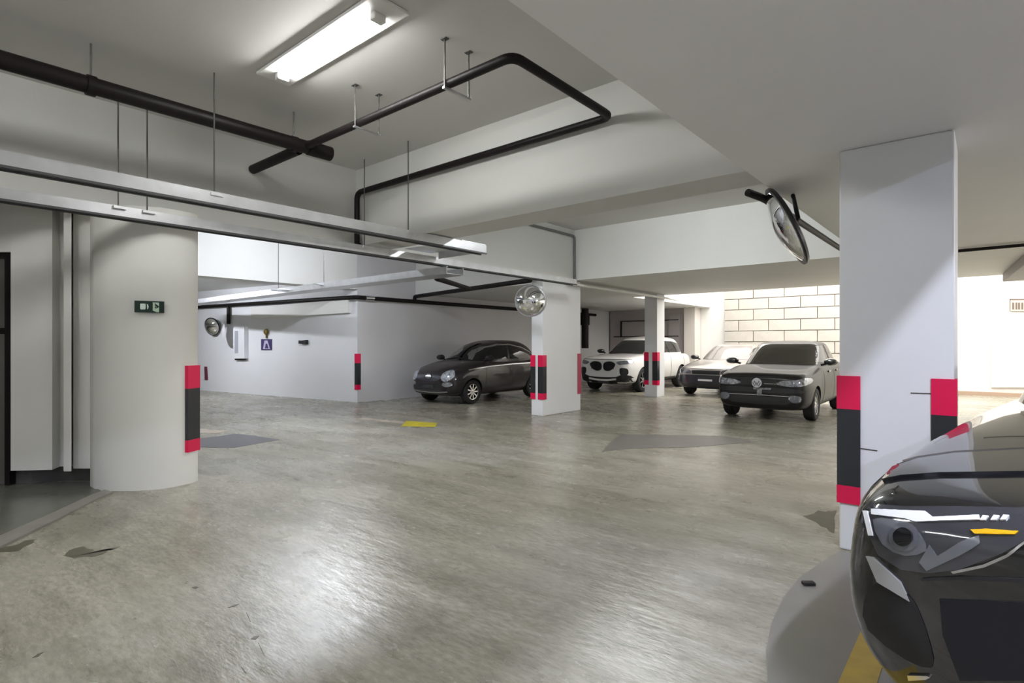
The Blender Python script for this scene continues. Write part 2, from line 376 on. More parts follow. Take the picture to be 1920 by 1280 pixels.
STAIN = mat('oil_stain', (0.12, 0.108, 0.075), 0.45, noise=(8, 0.7))
def blob(pts, k=3, amp=2.2):
    out = []
    for i, (x, y) in enumerate(pts):
        x2, y2 = pts[(i + 1) % len(pts)]
        for j in range(k):
            t_ = j / k; out.append(P(x + (x2 - x) * t_ + random.uniform(-amp, amp) * 2, y + (y2 - y) * t_ + random.uniform(-amp, amp)))
    return out
for pts, lb in (([(-20, 1030), (20, 1022), (62, 1010), (66, 1016), (40, 1030), (10, 1036)], 'dark oily stain along the lobby kerb'),
                ([(120, 1042), (140, 1030), (162, 1025), (180, 1034), (226, 1024), (190, 1040), (150, 1046)], 'dark oily stain before the lobby kerb'),
                ([(1508, 968), (1535, 958), (1566, 956), (1568, 1000), (1535, 984)], 'dark damp stain at the foot of the large pillar')):
    mark('stain', blob(pts), STAIN, lb, .0015)
for x0, y0, x1, y1, th_ in ((462, 1150, 470, 1166, 3), (470, 1200, 486, 1192, 4), (484, 1206, 496, 1230, 3), (452, 1252, 462, 1262, 4), (428, 1140, 448, 1132, 2), (550, 898, 562, 900, 2), (60, 1235, 82, 1222, 3), (360, 1103, 372, 1101, 3)):
    mark('crack', [P(x0, y0 - th_ * .5), P((x0 + x1) / 2, (y0 + y1) / 2 - th_), P(x1, y1), P((x0 + x1) / 2 + 1, (y0 + y1) / 2 + th_ * .6)], STAIN, 'short dark crack in the concrete', .0015)
o = obj('scrap', G().obox(P(1516, 1093, .012), R_AX * .035, F_AX * .02, Vector((0, 0, .01))), DIRT, None, bevel=.006); tag(o, 'small black scrap lying on the smooth floor patch', 'scrap')

# ------------------------------------------------------------------ tube lamps
def tube_lamp(label, c, along, strength, col, group='tube lamps on the ceilings', z=HC, L=1.5):
    a = Vector(along).normalized(); b = Vector((-a.y, a.x, 0)); c = Vector((c[0], c[1], z - .004))
    t = thing('tube_lamp', label, 'lamp', c, group=None)
    up = Vector((0, 0, 1))
    obj('housing', G().obox(c - up * .012, a * (L / 2 + .09), b * .15, up * .012), LAMPH, t, bevel=.004)
    for s in (-1, 1):
        obj('end_cap', G().obox(c + a * s * (L / 2 - .07) - up * .05, a * .03, b * .05, up * .028), LAMPH, t, bevel=.008)
    pr = []
    for k in range(9):
        an = math.pi * k / 8; pr.append((math.cos(an) * .05, -.026 - math.sin(an) * .05))
    g = G(); n = len(pr)
    vs = [c + a * s * (L / 2 - .11) + b * x + up * z_ for s in (-1, 1) for x, z_ in pr]
    fs = [(i, (i + 1) % n, n + (i + 1) % n, n + i) for i in range(n)] + [tuple(range(n)), tuple(range(n, 2 * n))]
    g.add(vs, fs)
    m = bpy.data.materials.new('tube_glow'); m.use_nodes = True; nt = m.node_tree; nt.nodes.clear()
    e = nt.nodes.new('ShaderNodeEmission'); e.inputs[0].default_value = (*col, 1); e.inputs[1].default_value = strength
    ou = nt.nodes.new('ShaderNodeOutputMaterial'); nt.links.new(e.outputs[0], ou.inputs[0])
    obj('tube', g, m, t, smooth=True)
    return t
tube_lamp('lit white tube lamp on the ceiling above the aisle', (-3.95, 2.39), (1, 0, 0), LAMP['tube'], (0.985, 0.985, 0.965))
tube_lamp('added unseen tube lamp behind the camera over the aisle', (-4.0, -1.0), (1, 0, 0), LAMP['bay'], (0.985, 0.985, 0.965))  # added out of view to light the lobby wall
tube_lamp('added unseen tube lamp at the far end of the aisle behind the camera', (-4.0, -4.6), (1, 0, 0), LAMP['bay'], (0.985, 0.985, 0.965))  # added out of view so the aisle is lit more evenly
tube_lamp('tube lamp hidden behind the cross beam', (-3.6, 6.6), (1, 0, 0), LAMP['mid'], (0.95, 0.985, 1.0))
tube_lamp('tube lamp above the parked black car in front', (1.09, 1.0), (0, 1, 0), LAMP['side'], (0.78, 0.82, 1.0))
tube_lamp('added unseen tube lamp behind the camera over the parking bay', (3.4, -2.2), (0, 1, 0), LAMP['rear'], (0.74, 0.78, 1.0))  # added out of view to brighten the underside of the wide beam
tube_lamp('tube lamp hidden above the cable tray bay', (-8.65, 5.1), (0, 1, 0), LAMP['west'], (0.88, 0.92, 1.0))
tube_lamp('added unseen tube lamp under the lower slab beyond the large pillar', (3.4, 7.3), (0, 1, 0), LAMP['well'], (1.0, 0.96, 0.95), z=HS)  # added out of view, supplements the daylight beyond the pillar
tube_lamp('added unseen tube lamp before the wall with the mirrors', (-15.5, 4.2), (1, 0, 0), LAMP['far'], (0.90, 0.93, 1.0), z=3.0)  # added out of view as extra light for the white wall

# ------------------------------------------------------------------ black pipework under the ceiling
pz = 3.42
t = thing('drain_pipe', 'black drain pipe hung from the aisle ceiling with its branch loop', 'pipe', (-4.5, 3, pz))
obj('main_pipe', G().tube([(-5.40, -7.9, pz), (-5.32, 3.26, pz)], .066, 16), PIPEB, t, smooth=True)
obj('end_collar', G().tube([(-5.32, 3.02, pz), (-5.32, 3.28, pz)], .074, 16), PIPEB, t, smooth=True)
obj('branch_pipe', G().tube([(-6.48, 2.99, pz), (-2.53, 2.99, pz), (-2.53, 4.33, pz - .01), (-6.38, 4.33, pz - .01), (-6.38, 4.33, 2.64)], .036, 12, .10), PIPEB, t, smooth=True)
obj('branch_sleeve', G().tube([(-6.47, 2.99, pz), (-5.45, 2.99, pz)], .052, 14), PIPEB, t, smooth=True)
obj('branch_tail', G().tube([(-6.36, 4.34, 2.74), (-6.36, 4.36, 2.66), (-6.28, 5.0, 2.62)], .03, 10, .05), PIPEB, t, smooth=True)
for y in (-3.5, 1.2, 2.88):
    x = -5.34; pt = (x, y, pz)
    h = obj('pipe_clamp', G().tube([(x, y - .03, pz), (x, y + .03, pz)], .078, 16), PIPEB, t, smooth=True)
    obj('hanger_rod', G().tube([(x, y, pz + .07), (x, y, HC)], .008, 6), RODM, h)
for x in (-3.18, -4.37):
    h = obj('bracket', G().box(x - .012, x + .012, 2.93, 3.22, pz - .055, pz - .04), ZINC, t)
    for y in (2.945, 3.205):
        obj('hanger_rod', G().tube([(x, y, pz - .05), (x, y, HC)], .007, 6), RODM, h)
        obj('rod_plate', G().box(x - .03, x + .03, y - .02, y + .02, HC - .006, HC), RODM, h)

# ------------------------------------------------------------------ cable trays
def channel(g, p0, p1, wd, ht, th=.006):
    p0 = Vector(p0); p1 = Vector(p1); a = (p1 - p0); L = a.length; a.normalize(); b = Vector((-a.y, a.x, 0)).normalized(); up = a.cross(b) * -1
    up = Vector((0, 0, 1)); c = (p0 + p1) / 2
    g.obox(c - up * (ht / 2), a * (L / 2), b * (wd / 2), up * th / 2)
    for s in (-1, 1):
        g.obox(c + b * s * (wd / 2), a * (L / 2), b * th / 2, up * (ht / 2))
        g.obox(c + b * s * (wd / 2 - .008) + up * (ht / 2), a * (L / 2), b * .012, up * th / 2)
    return g
def tray(label, p0, p1, wd, ht, rods, edge=True):
    t = thing('cable_tray', label, 'cable tray', p0)
    obj('channel', channel(G(), p0, p1, wd, ht), ZINC, t)
    p0 = Vector(p0); p1 = Vector(p1); a = (p1 - p0).normalized(); b = Vector((-a.y, a.x, 0))
    if edge:
        for s in (-1, 1):
            obj('lower_lip', G().obox((p0 + p1) / 2 + b * s * (wd / 2) - Vector((0, 0, ht / 2 + .008)), (p1 - p0) / 2, b * .012, Vector((0, 0, .009))), ZINCD, t)
    for q in rods:
        q = Vector(q)
        obj('hanger_rod', G().tube([(q.x, q.y, q.z), (q.x, q.y, HC if len(rods) else q.z)], .0065, 6), RODM, t)
        obj('joint_plate', G().obox((q.x, q.y, q.z), a * .05, b * (wd / 2 + .012), Vector((0, 0, .012))), ZINC, t)
    return t
tz = 2.655
tray('long near cable tray of bright galvanised steel hung on thin rods', (-5.10, -7.9, tz), (-5.10, 5.42, tz), .10, .10, [(-5.10, 2.02, tz + .03), (-5.10, -1.5, tz + .03), (-5.10, 4.15, tz + .03)])
tray('long far cable tray of galvanised steel running to the mirror pillar', (-5.96, -7.9, 2.605), (-6.06, 9.0, 2.595), .10, .09, [(-6.0, 1.55, 2.63), (-6.0, 1.78, 2.63), (-6.03, 4.2, 2.63)])
tray('cross cable tray of shiny steel running toward the mirror wall', (-5.95, 5.72, tz - .18), (-16.5, 5.75, tz - .18), .34, .10, [(-9.3, 5.6, tz - .16), (-11.0, 5.6, tz - .16)], edge=False)
t = thing('junction_sheet', 'flat steel junction sheet joining the near and far cable trays', 'sheet', (-5.7, 5.2, tz))
obj('plate', G().prism([(-6.12, 4.92), (-5.05, 4.97), (-5.05, 5.40), (-6.12, 5.40)], tz + .056, tz + .062), mat('pale_sheet', (0.78, 0.79, 0.80), .35, metal=.5), t)
obj('skirt', G().prism([(-5.95, 5.39), (-5.17, 5.39), (-5.17, 5.40), (-5.95, 5.40)], tz - .04, tz + .057), ZINC, t)

# ------------------------------------------------------------------ pipes beyond the trays
def pipe(label, pts, r, m=PIPEB, bend=.08, name='water_pipe'):
    o = obj(name, G().tube(pts, r, 12, bend), m, None, smooth=True); return tag(o, label, 'pipe')
wz = 2.52
f2 = cn + dw * 9.5; off = Vector((dw.y, -dw.x, 0)); off = off if off.y < 0 else -off
k0 = Vector((-11.49, 12.5 + 6, wz)); k1 = Vector((-11.47, 7.76, wz)); k2 = f2 + off * .08; k2.z = wz
t = thing('wall_pipe', 'black pipe wrapping the corner of the far white walls', 'pipe', k1)
obj('run', G().tube([k0, k1, k2], .052, 12, .1), PIPEB, t, smooth=True)
d0 = cn + dw * ((PY(449, 600, 7.1) - cn).length) + off * .08
obj('drop', G().tube([(d0.x, d0.y, wz), (d0.x, d0.y, 1.98)], .05, 12), PIPEB, t, smooth=True)
obj('collar', G().tube([k1 + Vector((0, .25, 0)), k1 + Vector((0, .5, 0))], .062, 12), SATIN, t, smooth=True)
pipe('black pipe stepping across the alcove above the small black car', [(-11.47, 9.55, wz), (-11.47, 9.55, 2.65), (-6.75, 8.5, 2.64)], .05, name='water_pipe')
pipe('short black elbow pipe dropping below the tray junction', [(-6.75, 6.06, 2.62), (-6.75, 6.06, 2.46), (-8.2, 8.3, 2.55)], .045, name='water_pipe')
pipe('grey conduit dropping down the white beam beside the mirror pillar', [(-6.46, 7.6, 3.62), (-6.46, 9.6, 3.62), (-6.46, 9.6, 2.70)], .024, mat('grey_conduit', (.16, .16, .155), .5), name='conduit')
pipe('black pipe along the beam edge behind the round side mirror', [(-1.55, 4.92, 2.69), (-1.47, 5.1, 2.66), (-1.47, 9.6, 2.66)], .032, name='water_pipe')
pipe('thin black cable pipe under the slab beside the large pillar', [(-.3, 9.9, 2.69), (4.5, 9.6, 2.69)], .022, name='conduit')
t = thing('pipe_bundle', 'bundle of pale pipes running from the mirror pillar to the small pillar', 'pipes', (-6.5, 10, 2.66))
for i, (dx, r, mm) in enumerate(((0, .03, 'painted_concrete'), (.09, .022, 'grey_conduit'), (.17, .03, 'painted_concrete'))):
    obj('pipe', G().tube([(-6.62 + dx, 9.4, 2.67 - .02 * i), (-6.66 + dx, 14.6, 2.66 - .02 * i)], r, 10), MATS[mm], t, smooth=True)
# downpipe and frames in the bay of the white car
dp = PX(1097, 640, -11.2)
t = thing('downpipe', 'thick black downpipe behind the white car', 'pipe', (dp.x, dp.y, 1.3))
obj('pipe', G().tube([(dp.x, dp.y, 1.25), (dp.x, dp.y, 2.70)], .13, 14), PIPEB, t, smooth=True)
obj('collar', G().tube([(dp.x, dp.y, 2.1), (dp.x, dp.y, 2.45)], .17, 14), PIPEB, t, smooth=True)
t = thing('wall_frame', 'thin dark frame lines on the wall behind the white car', 'frame', (-11.5, 18, 1.7))
for x0, x1, z0, z1 in ((-11.0, -8.6, 2.28, 2.31), (-11.3, -8.6, 1.68, 1.71), (-11.0, -10.96, 1.7, 2.3)):
    obj('bar', G().box(x0, x1, 19.54, 19.60, z0, z1), PIPEB, t)

# grey duct box under the slab at the right
q0, q1 = P(1880, 512, HS), P(1903, 478, HS)
o = obj('duct_box', G().prism([(q0.x, q0.y), (q1.x + .1, q1.y), (q1.x + 2.0, q1.y), (q0.x + 2.2, q0.y)], HS - .16, HS - .002), GREYPANEL, None, bevel=.01)
tag(o, 'grey duct box under the slab beside the daylight wall', 'duct')

# ------------------------------------------------------------------ mirrors
def dome_profile(r, depth, n=10):
    Rr = (r * r + depth * depth) / (2 * depth); out = []
    for i in range(n + 1):
        rr = r * (1 - i / n); out.append((math.sqrt(Rr * Rr - rr * rr) - (Rr - depth), max(rr, 0)))
    return out
def mirror(label, c, nrm, r, depth, bracket, rim=PLASTIC, group=None):
    n = Vector(nrm).normalized(); c = Vector(c)
    t = thing('convex_mirror', label, 'mirror', c)
    obj('mirror_face', G().lathe(c, n, dome_profile(r, depth), 40), CHROME, t, smooth='all')
    obj('rim', G().lathe(c, n, [(-.03, r * .9), (-.02, r * 1.0), (.0, r * 1.035), (.014, r * 1.03), (.014, r * .99)], 40), rim, t, smooth=True)
    obj('bracket', G().tube([c - n * .02, c - n * .10, bracket], .018, 8, .05), PIPEB, t, smooth=True)
    return t
c = PD(995, 564, 10.25); mirror('silver mirror ball on the edge of the wall-like pillar', c, -ray(995, 620) * 1.0, .285, .25, (-6.8, 8.66, c.z + .05), SATIN)
cm = PD(1475, 424, 4.72)
mirror('round convex mirror seen edge-on under the slab beside the large pillar', cm, -R_AX * .86 - Vector((0, 0, .44)) + F_AX * .33, .345, .10, (-1.30, cm.y + .25, 2.71))
def on_w2(x, y, out=0.0):                # point on the far white wall
    nn = off; d = ray(x, y); t_ = ((cn - EYE).dot(nn) + out) / d.dot(nn); return EYE + d * t_
c = on_w2(398, 612, .14); mirror('small round convex mirror on the far white wall', c, off * .8 + Vector((.3, -.2, -.25)), .26, .13, on_w2(398, 606, .0))
c = on_w2(420, 624, .24); o = obj('disc_cover', G().lathe(c, off + Vector((-.5, 0, 0)), dome_profile(.30, .05), 28), PLASTW, None, smooth=True); tag(o, 'white disc tilted on the far wall beside the small mirror', 'disc')

# ------------------------------------------------------------------ things on the walls
def plate(name, pxs, out, m, par=None, wall=None, th=.02, bevel=.0):
    pts = [wall(x, y, out) for x, y in pxs]; nn = (pts[1] - pts[0]).cross(pts[2] - pts[1]).normalized()
    if nn.dot(EYE - pts[0]) < 0: nn = -nn
    n = len(pts); vs = pts + [p - nn * th for p in pts]
    g = G().add(vs, [tuple(range(n)), tuple(reversed(range(n, 2 * n)))] + [(i, (i + 1) % n, n + (i + 1) % n, n + i) for i in range(n)])
    return obj(name, g, m, par, bevel=bevel)
def rect(x0, y0, x1, y1): return [(x0, y0), (x1, y0), (x1, y1), (x0, y1)]
t = thing('lamp_box', 'white upright lamp box on the far wall below the black pipe', 'lamp box', on_w2(447, 670, 0))
o = plate('case', [(437, 614), (443, 610), (454, 610), (458, 613), (458, 672), (437, 672)], .12, PLASTW, t, on_w2, th=.12)
plate('panel', rect(440, 620, 446, 662), .128, PLASTG, t, on_w2)
plate('shadow_strip', rect(440, 672, 458, 675), .06, PLASTIC, t, on_w2, th=.05)  # dark strip drawn as the shade under the case
t = thing('extinguisher_sign', 'purple square sign with a white figure below a brass bell', 'sign', on_w2(499, 656, 0))
plate('board', rect(489.5, 635.5, 509, 656), .02, PURPLE, t, on_w2)
plate('figure', [(496, 638), (501, 638), (506, 654), (493, 654)], .028, LILAC, t, on_w2)
plate('figure_core', [(498, 644), (500.5, 644), (503, 653), (497, 653)], .034, PURPLE, t, on_w2)
c = on_w2(499, 622, .04); b_ = obj('bell', G().lathe(c, off, [(-.03, .05), (0, .085), (.03, .07), (.05, .0)], 18), BRASS, t, smooth=True)
obj('stem', G().tube([c, on_w2(499.5, 634, .03)], .022, 8), BRASS, b_)
o = plate('wall_box', [(559.5, 638), (564, 638.5), (573, 637), (573, 645), (559.5, 644)], .08, PLASTIC, None, on_w2, th=.08); tag(o, 'small black box on the white wall beside the purple sign', 'box')
o = plate('wall_strip', [(383, 687), (387.5, 687), (389, 712), (383.5, 712)], .02, mat('dark_red', (.15, .03, .06), .5), None, on_w2); tag(o, 'small dark red strip low on the far white wall', 'strip')
o = plate('wall_box_ledge', [(470, 576), (652, 560.5), (652, 586), (470, 598)], .10, WHITE, None, on_w2, th=.10); o['kind'] = 'structure'; o.name = 'trim_2'; o['label'] = 'projecting white band under the black pipe'
# exit sign on the rounded pillar
pn = (P(250, 920.5) - EYE); pdist = P(280, 919)
fn = Vector((0, 0, 0)); t1 = (P(330, 912) - P(230, 920.5)); t1.z = 0; t1.normalize(); sn = Vector((t1.y, -t1.x, 0)); sn = sn if sn.dot(-P(280, 919)) > 0 else -sn
def on_lp(x, y, out=0.0):
    d = ray(x, y); t_ = ((P(280, 919) - EYE).dot(sn) + .012 + out) / d.dot(sn); return EYE + d * t_
t = thing('exit_sign', 'dark green exit sign with white pictograms on the rounded pillar', 'sign', on_lp(280, 587, 0))
plate('board', [(252, 563.3), (307.5, 565), (307.5, 586.5), (252, 585)], .012, GREEND, t, on_lp, th=.02)
plate('arrow_square', [(263, 569), (272, 569), (273, 571), (273, 578.5), (271.5, 580), (264, 580), (262.5, 578)], .017, SIGNW, t, on_lp, th=.004)
plate('arrow_tip', [(275.3, 569.5), (277.5, 570.5), (278.6, 575), (277.5, 579), (276, 579.5)], .017, SIGNW, t, on_lp, th=.004)
dd_ = plate('doorway', [(286.5, 566.6), (298, 567), (298, 585), (294, 585.3), (286.5, 582)], .017, SIGNG, t, on_lp, th=.004)
c = on_lp(294.4, 568.8, .02)
plate('running_figure', [(290, 567.5), (291.5, 569.5), (297.5, 573.5), (298, 575.5), (294, 577.8), (290.2, 578), (290.8, 573)], .021, GREEND, dd_, on_lp, th=.003)
plate('running_figure', [(292, 573.5), (293.5, 575.5), (292, 576.3)], .024, SIGNG, dd_, on_lp, th=.003)
# daylight wall: framed board and sign
def on_back(x, y, out=0.0): return PY(x, y, 19.985 - out)
o = plate('cream_panel', rect(1858, 592, 1990, 726), .05, BOARDW, None, on_back, th=.05)
tag(o, 'large cream board on the daylight wall beside the pillar', 'board')
t = thing('name_sign', 'small framed sign with brown lettering on the daylight wall', 'sign', on_back(1905, 583, 0))
plate('board', rect(1893, 561, 1990, 583), .05, mat('sign_cream', (.62, .52, .44), .5), t, on_back, th=.04)
plate('frame', rect(1893, 560, 1990, 562), .06, BROWN, t, on_back, th=.05); plate('frame', rect(1893, 560, 1894.5, 583), .06, BROWN, t, on_back, th=.05)
for x in (1898, 1904, 1909, 1915, 1921): plate('letter', rect(x, 567, x + 3.6, 580), .056, BROWN, t, on_back, th=.006)
struct('baseboard_back', G().box(-.75, 8, 19.88, 19.99, 0, .10), mat('tan_skirting', (.42, .30, .22), .6), 'tan skirting of the daylight wall')
#CARS
# ------------------------------------------------------------------ cars
def catmull(ctrl, n):
    """smooth interpolation of a list of tuples, n samples per span"""
    c = [ctrl[0]] + list(ctrl) + [ctrl[-1]]; out = []
    for i in range(1, len(c) - 2):
        for k in range(n):
            t = k / n; p0, p1, p2, p3 = c[i - 1], c[i], c[i + 1], c[i + 2]
            out.append(tuple(.5 * (2 * b + (d - a) * t + (2 * a - 5 * b + 4 * d - e) * t * t + (3 * b - a - 3 * d + e) * t ** 3) for a, b, d, e in zip(p0, p1, p2, p3)))
    out.append(tuple(ctrl[-1])); return out

def ring_mesh(rings):
    """rings of equal length, each symmetric: first half right side bottom->top, second half left side top->bottom"""
    n = len(rings[0]); g = G(); vs = [p for r in rings for p in r]; m = len(rings)
    fs = [(i * n + k, i * n + (k + 1) % n, (i + 1) * n + (k + 1) % n, (i + 1) * n + k) for i in range(m - 1) for k in range(n)]
    h = n // 2
    for base in (0, (m - 1) * n):
        for k in range(h - 1): 
            q = (base + k, base + k + 1, base + n - 2 - k, base + n - 1 - k)
            fs.append(q)
    return g.add(vs, fs)

def lower_body(prof, crown=0.03, tuck=0.90, shoulder=0.94, sub=3):
    rings = []
    for y, zb, zt, w_ in catmull(prof, sub):
        h = zt - zb
        half = [(.10, zb), (.70, zb), (tuck, zb + .05 * h), (tuck + (1 - tuck) * .7, zb + .18 * h), (1.0, zb + .42 * h), (1.0, zb + .62 * h), (.985, zb + .76 * h),
                (shoulder + .02, zb + .90 * h), (shoulder - .06, zt - .01 * h), (.70, zt + crown * .45), (.40, zt + crown * .8), (.08, zt + crown)]
        r = [(w_ * a, y, z) for a, z in half] + [(-w_ * a, y, z) for a, z in reversed(half)]
        rings.append(r)
    return ring_mesh(rings)

def cabin(ctrl, n=32, ex=3.4, sub=4):
    rings = []
    for z, yf, yb, hw in catmull(ctrl, sub):
        cy = (yf + yb) / 2; hl = (yb - yf) / 2; r = []
        for k in range(n):
            a = -math.pi / 2 + 2 * math.pi * (k + .5) / n
            ca, sa = math.cos(a), math.sin(a)
            r.append((hw * math.copysign(abs(ca) ** (2 / ex), ca), cy + hl * math.copysign(abs(sa) ** (2 / ex), sa), z))
        rings.append(r)
    # cap rings are symmetric about x with this phase
    return ring_mesh(rings)

def shell(name, g, m, parent, level=1, cutters=None, cutmat=None):
    """local mesh, subdivided; wheel arches cut out of it"""
    o = obj(name, g, m, parent, local=True, smooth='all')
    md = o.modifiers.new('s', 'SUBSURF'); md.levels = level; md.render_levels = level
    tmp = []
    if cutters:
        o.data.materials.append(cutmat)
        for cg_ in cutters:
            c = obj('cutter', cg_, cutmat, None, local=True); tmp.append(c)
            c.parent = parent
            b = o.modifiers.new('b', 'BOOLEAN'); b.object = c; b.operation = 'DIFFERENCE'; b.solver = 'EXACT'; b.material_mode = 'TRANSFER'
    dg = bpy.context.evaluated_depsgraph_get(); dg.update()
    me = bpy.data.meshes.new_from_object(o.evaluated_get(dg))
    old = o.data; o.modifiers.clear(); o.data = me; me.name = name
    for c in tmp: bpy.data.objects.remove(c, do_unlink=True)
    for p in me.polygons: p.use_smooth = True
    me.set_sharp_from_angle(angle=math.radians(48))
    return o
def tree_of(o):
    me = o.data; return BVHTree.FromPolygons([v.co.copy() for v in me.vertices], [tuple(p.vertices) for p in me.polygons])

def densify(poly, step):
    out = []
    for i in range(len(poly)):
        a, b = Vector(poly[i]), Vector(poly[(i + 1) % len(poly)]); n = max(1, int((b - a).length / step))
        out += [a + (b - a) * (k / n) for k in range(n)]
    return out
def inside(p, poly):
    r = False; j = len(poly) - 1
    for i in range(len(poly)):
        a, b = poly[i], poly[j]
        if (a[1] > p[1]) != (b[1] > p[1]) and p[0] < (b[0] - a[0]) * (p[1] - a[1]) / (b[1] - a[1]) + a[0]: r = not r
        j = i
    return r
def smooth_poly(poly, n=4):
    c = [poly[-1]] + list(poly) + [poly[0], poly[1]]
    out = []
    for i in range(1, len(c) - 2):
        for k in range(n):
            t = k / n; p0, p1, p2, p3 = c[i - 1], c[i], c[i + 1], c[i + 2]
            out.append(tuple(.5 * (2 * b + (d - a) * t + (2 * a - 5 * b + 4 * d - e) * t * t + (3 * b - a - 3 * d + e) * t ** 3) for a, b, d, e in zip(p0, p1, p2, p3)))
    return out

def FRONT(u, v): return Vector((u, -3, v)), Vector((0, 1, 0))
def LEFT(u, v): return Vector((3, u, v)), Vector((-1, 0, 0))      # car seen from +x
def TOPV(u, v): return Vector((u, v, 4)), Vector((0, 0, -1))

def patch(trees, poly, proj, step=.05, off=.005, th=.012, mirror=False):
    """a panel cut to outline poly, laid on the body surface"""
    if not isinstance(trees, (list, tuple)): trees = [trees]
    pts = densify(poly, step); nb = len(pts)
    xs = [p[0] for p in pts]; ys = [p[1] for p in pts]; flat = [tuple(p) for p in pts]
    gx = min(xs) + step * .5
    while gx < max(xs):
        gy = min(ys) + step * .5
        while gy < max(ys):
            if inside((gx, gy), flat) and min((Vector((gx, gy)) - p).length for p in pts) > step * .45: pts.append(Vector((gx, gy)))
            gy += step
        gx += step
    vv, ee, ff, *_ = delaunay_2d_cdt([Vector(p) for p in pts], [], [list(range(nb))], 1, 1e-6)
    hits = []
    for p in vv:
        o, d = proj(p[0], p[1]); best = None
        for tr in trees:
            h = tr.ray_cast(o, d)
            if h[0] is not None and (best is None or h[3] < best[2]): best = (h[0], h[1] if h[1].dot(d) < 0 else -h[1], h[3])
        hits.append(best)
    ds = sorted(h[2] for h in hits if h)
    if not ds: return None
    for i, h in enumerate(hits):
        if h is None:
            o, d = proj(vv[i][0], vv[i][1])
            # nearest surface point to where the panel would be
            near = min((hh for hh in hits if hh), key=lambda hh: abs(hh[2] - ds[len(ds) // 2]))
            q = o + d.normalized() * ds[-1]; best = None
            for tr in trees:
                f = tr.find_nearest(q)
                if f[0] is not None and (best is None or f[3] < best[2]): best = (f[0], f[1], f[3])
            hits[i] = best
    n = len(vv); vs = []
    for i, h in enumerate(hits): vs.append(h[0] + h[1] * off)
    for i, h in enumerate(hits): vs.append(h[0] - h[1] * th)
    cnt = {}
    for f in ff:
        for a, b in zip(f, f[1:] + f[:1]): cnt[(a, b)] = 1
    fs = [tuple(f) for f in ff] + [tuple(n + i for i in reversed(f)) for f in ff]
    for (a, b) in list(cnt):
        if (b, a) not in cnt: fs.append((b, a, n + a, n + b))
    if mirror: vs = [Vector((-p.x, p.y, p.z)) for p in vs]
    return G().add(vs, fs)
def stripe(line, wd):
    """outline of a band along a polyline"""
    a = []; b = []; L = [Vector(p) for p in line]
    for i, p in enumerate(L):
        t_ = (L[min(i + 1, len(L) - 1)] - L[max(i - 1, 0)]).normalized(); n_ = Vector((-t_.y, t_.x))
        a.append(p + n_ * wd / 2); b.append(p - n_ * wd / 2)
    return [tuple(p) for p in a + b[::-1]]

RIM = mat('rim_silver', (0.62, 0.62, 0.62), 0.22, metal=0.9); RIMD = mat('rim_dark', (0.12, 0.12, 0.13), 0.3, metal=0.8)
def wheel(par, x, y, r, wd, side, rimmat=RIM, spokes=7):
    ax = Vector((side, 0, 0)); c = Vector((x, y, r))
    w_ = obj('wheel', G().lathe(c, ax, [(-wd / 2, r * .62), (-wd / 2, r * .93), (-wd * .36, r), (wd * .36, r), (wd / 2, r * .93), (wd / 2, r * .66), (wd * .30, r * .60)], 32), RUBBER, par, local=True, smooth=True)
    g = G().lathe(c, ax, [(wd * .10, .001), (wd * .12, r * .56), (wd * .40, r * .62), (wd * .46, r * .68), (wd * .42, r * .60), (wd * .30, r * .58)], 32)
    for k in range(spokes):
        a = 2 * math.pi * k / spokes; d = Vector((0, math.cos(a), math.sin(a)))
        g.obox(c + ax * wd * .30 + d * r * .33, d * r * .28, ax.cross(d) * r * .06, ax * .018)
    g.lathe(c, ax, [(wd * .2, r * .14), (wd * .40, r * .13), (wd * .42, r * .09)], 16)
    obj('rim', g, rimmat, w_, local=True, smooth=True)
    return w_
def arch(x0, x1, y, z, r):
    return G().lathe(Vector((x0, y, z)), (1, 0, 0), [(0, r), (x1 - x0, r)], 36)
ARCHM = mat('wheel_well', (0.008, 0.008, 0.008), 0.8)

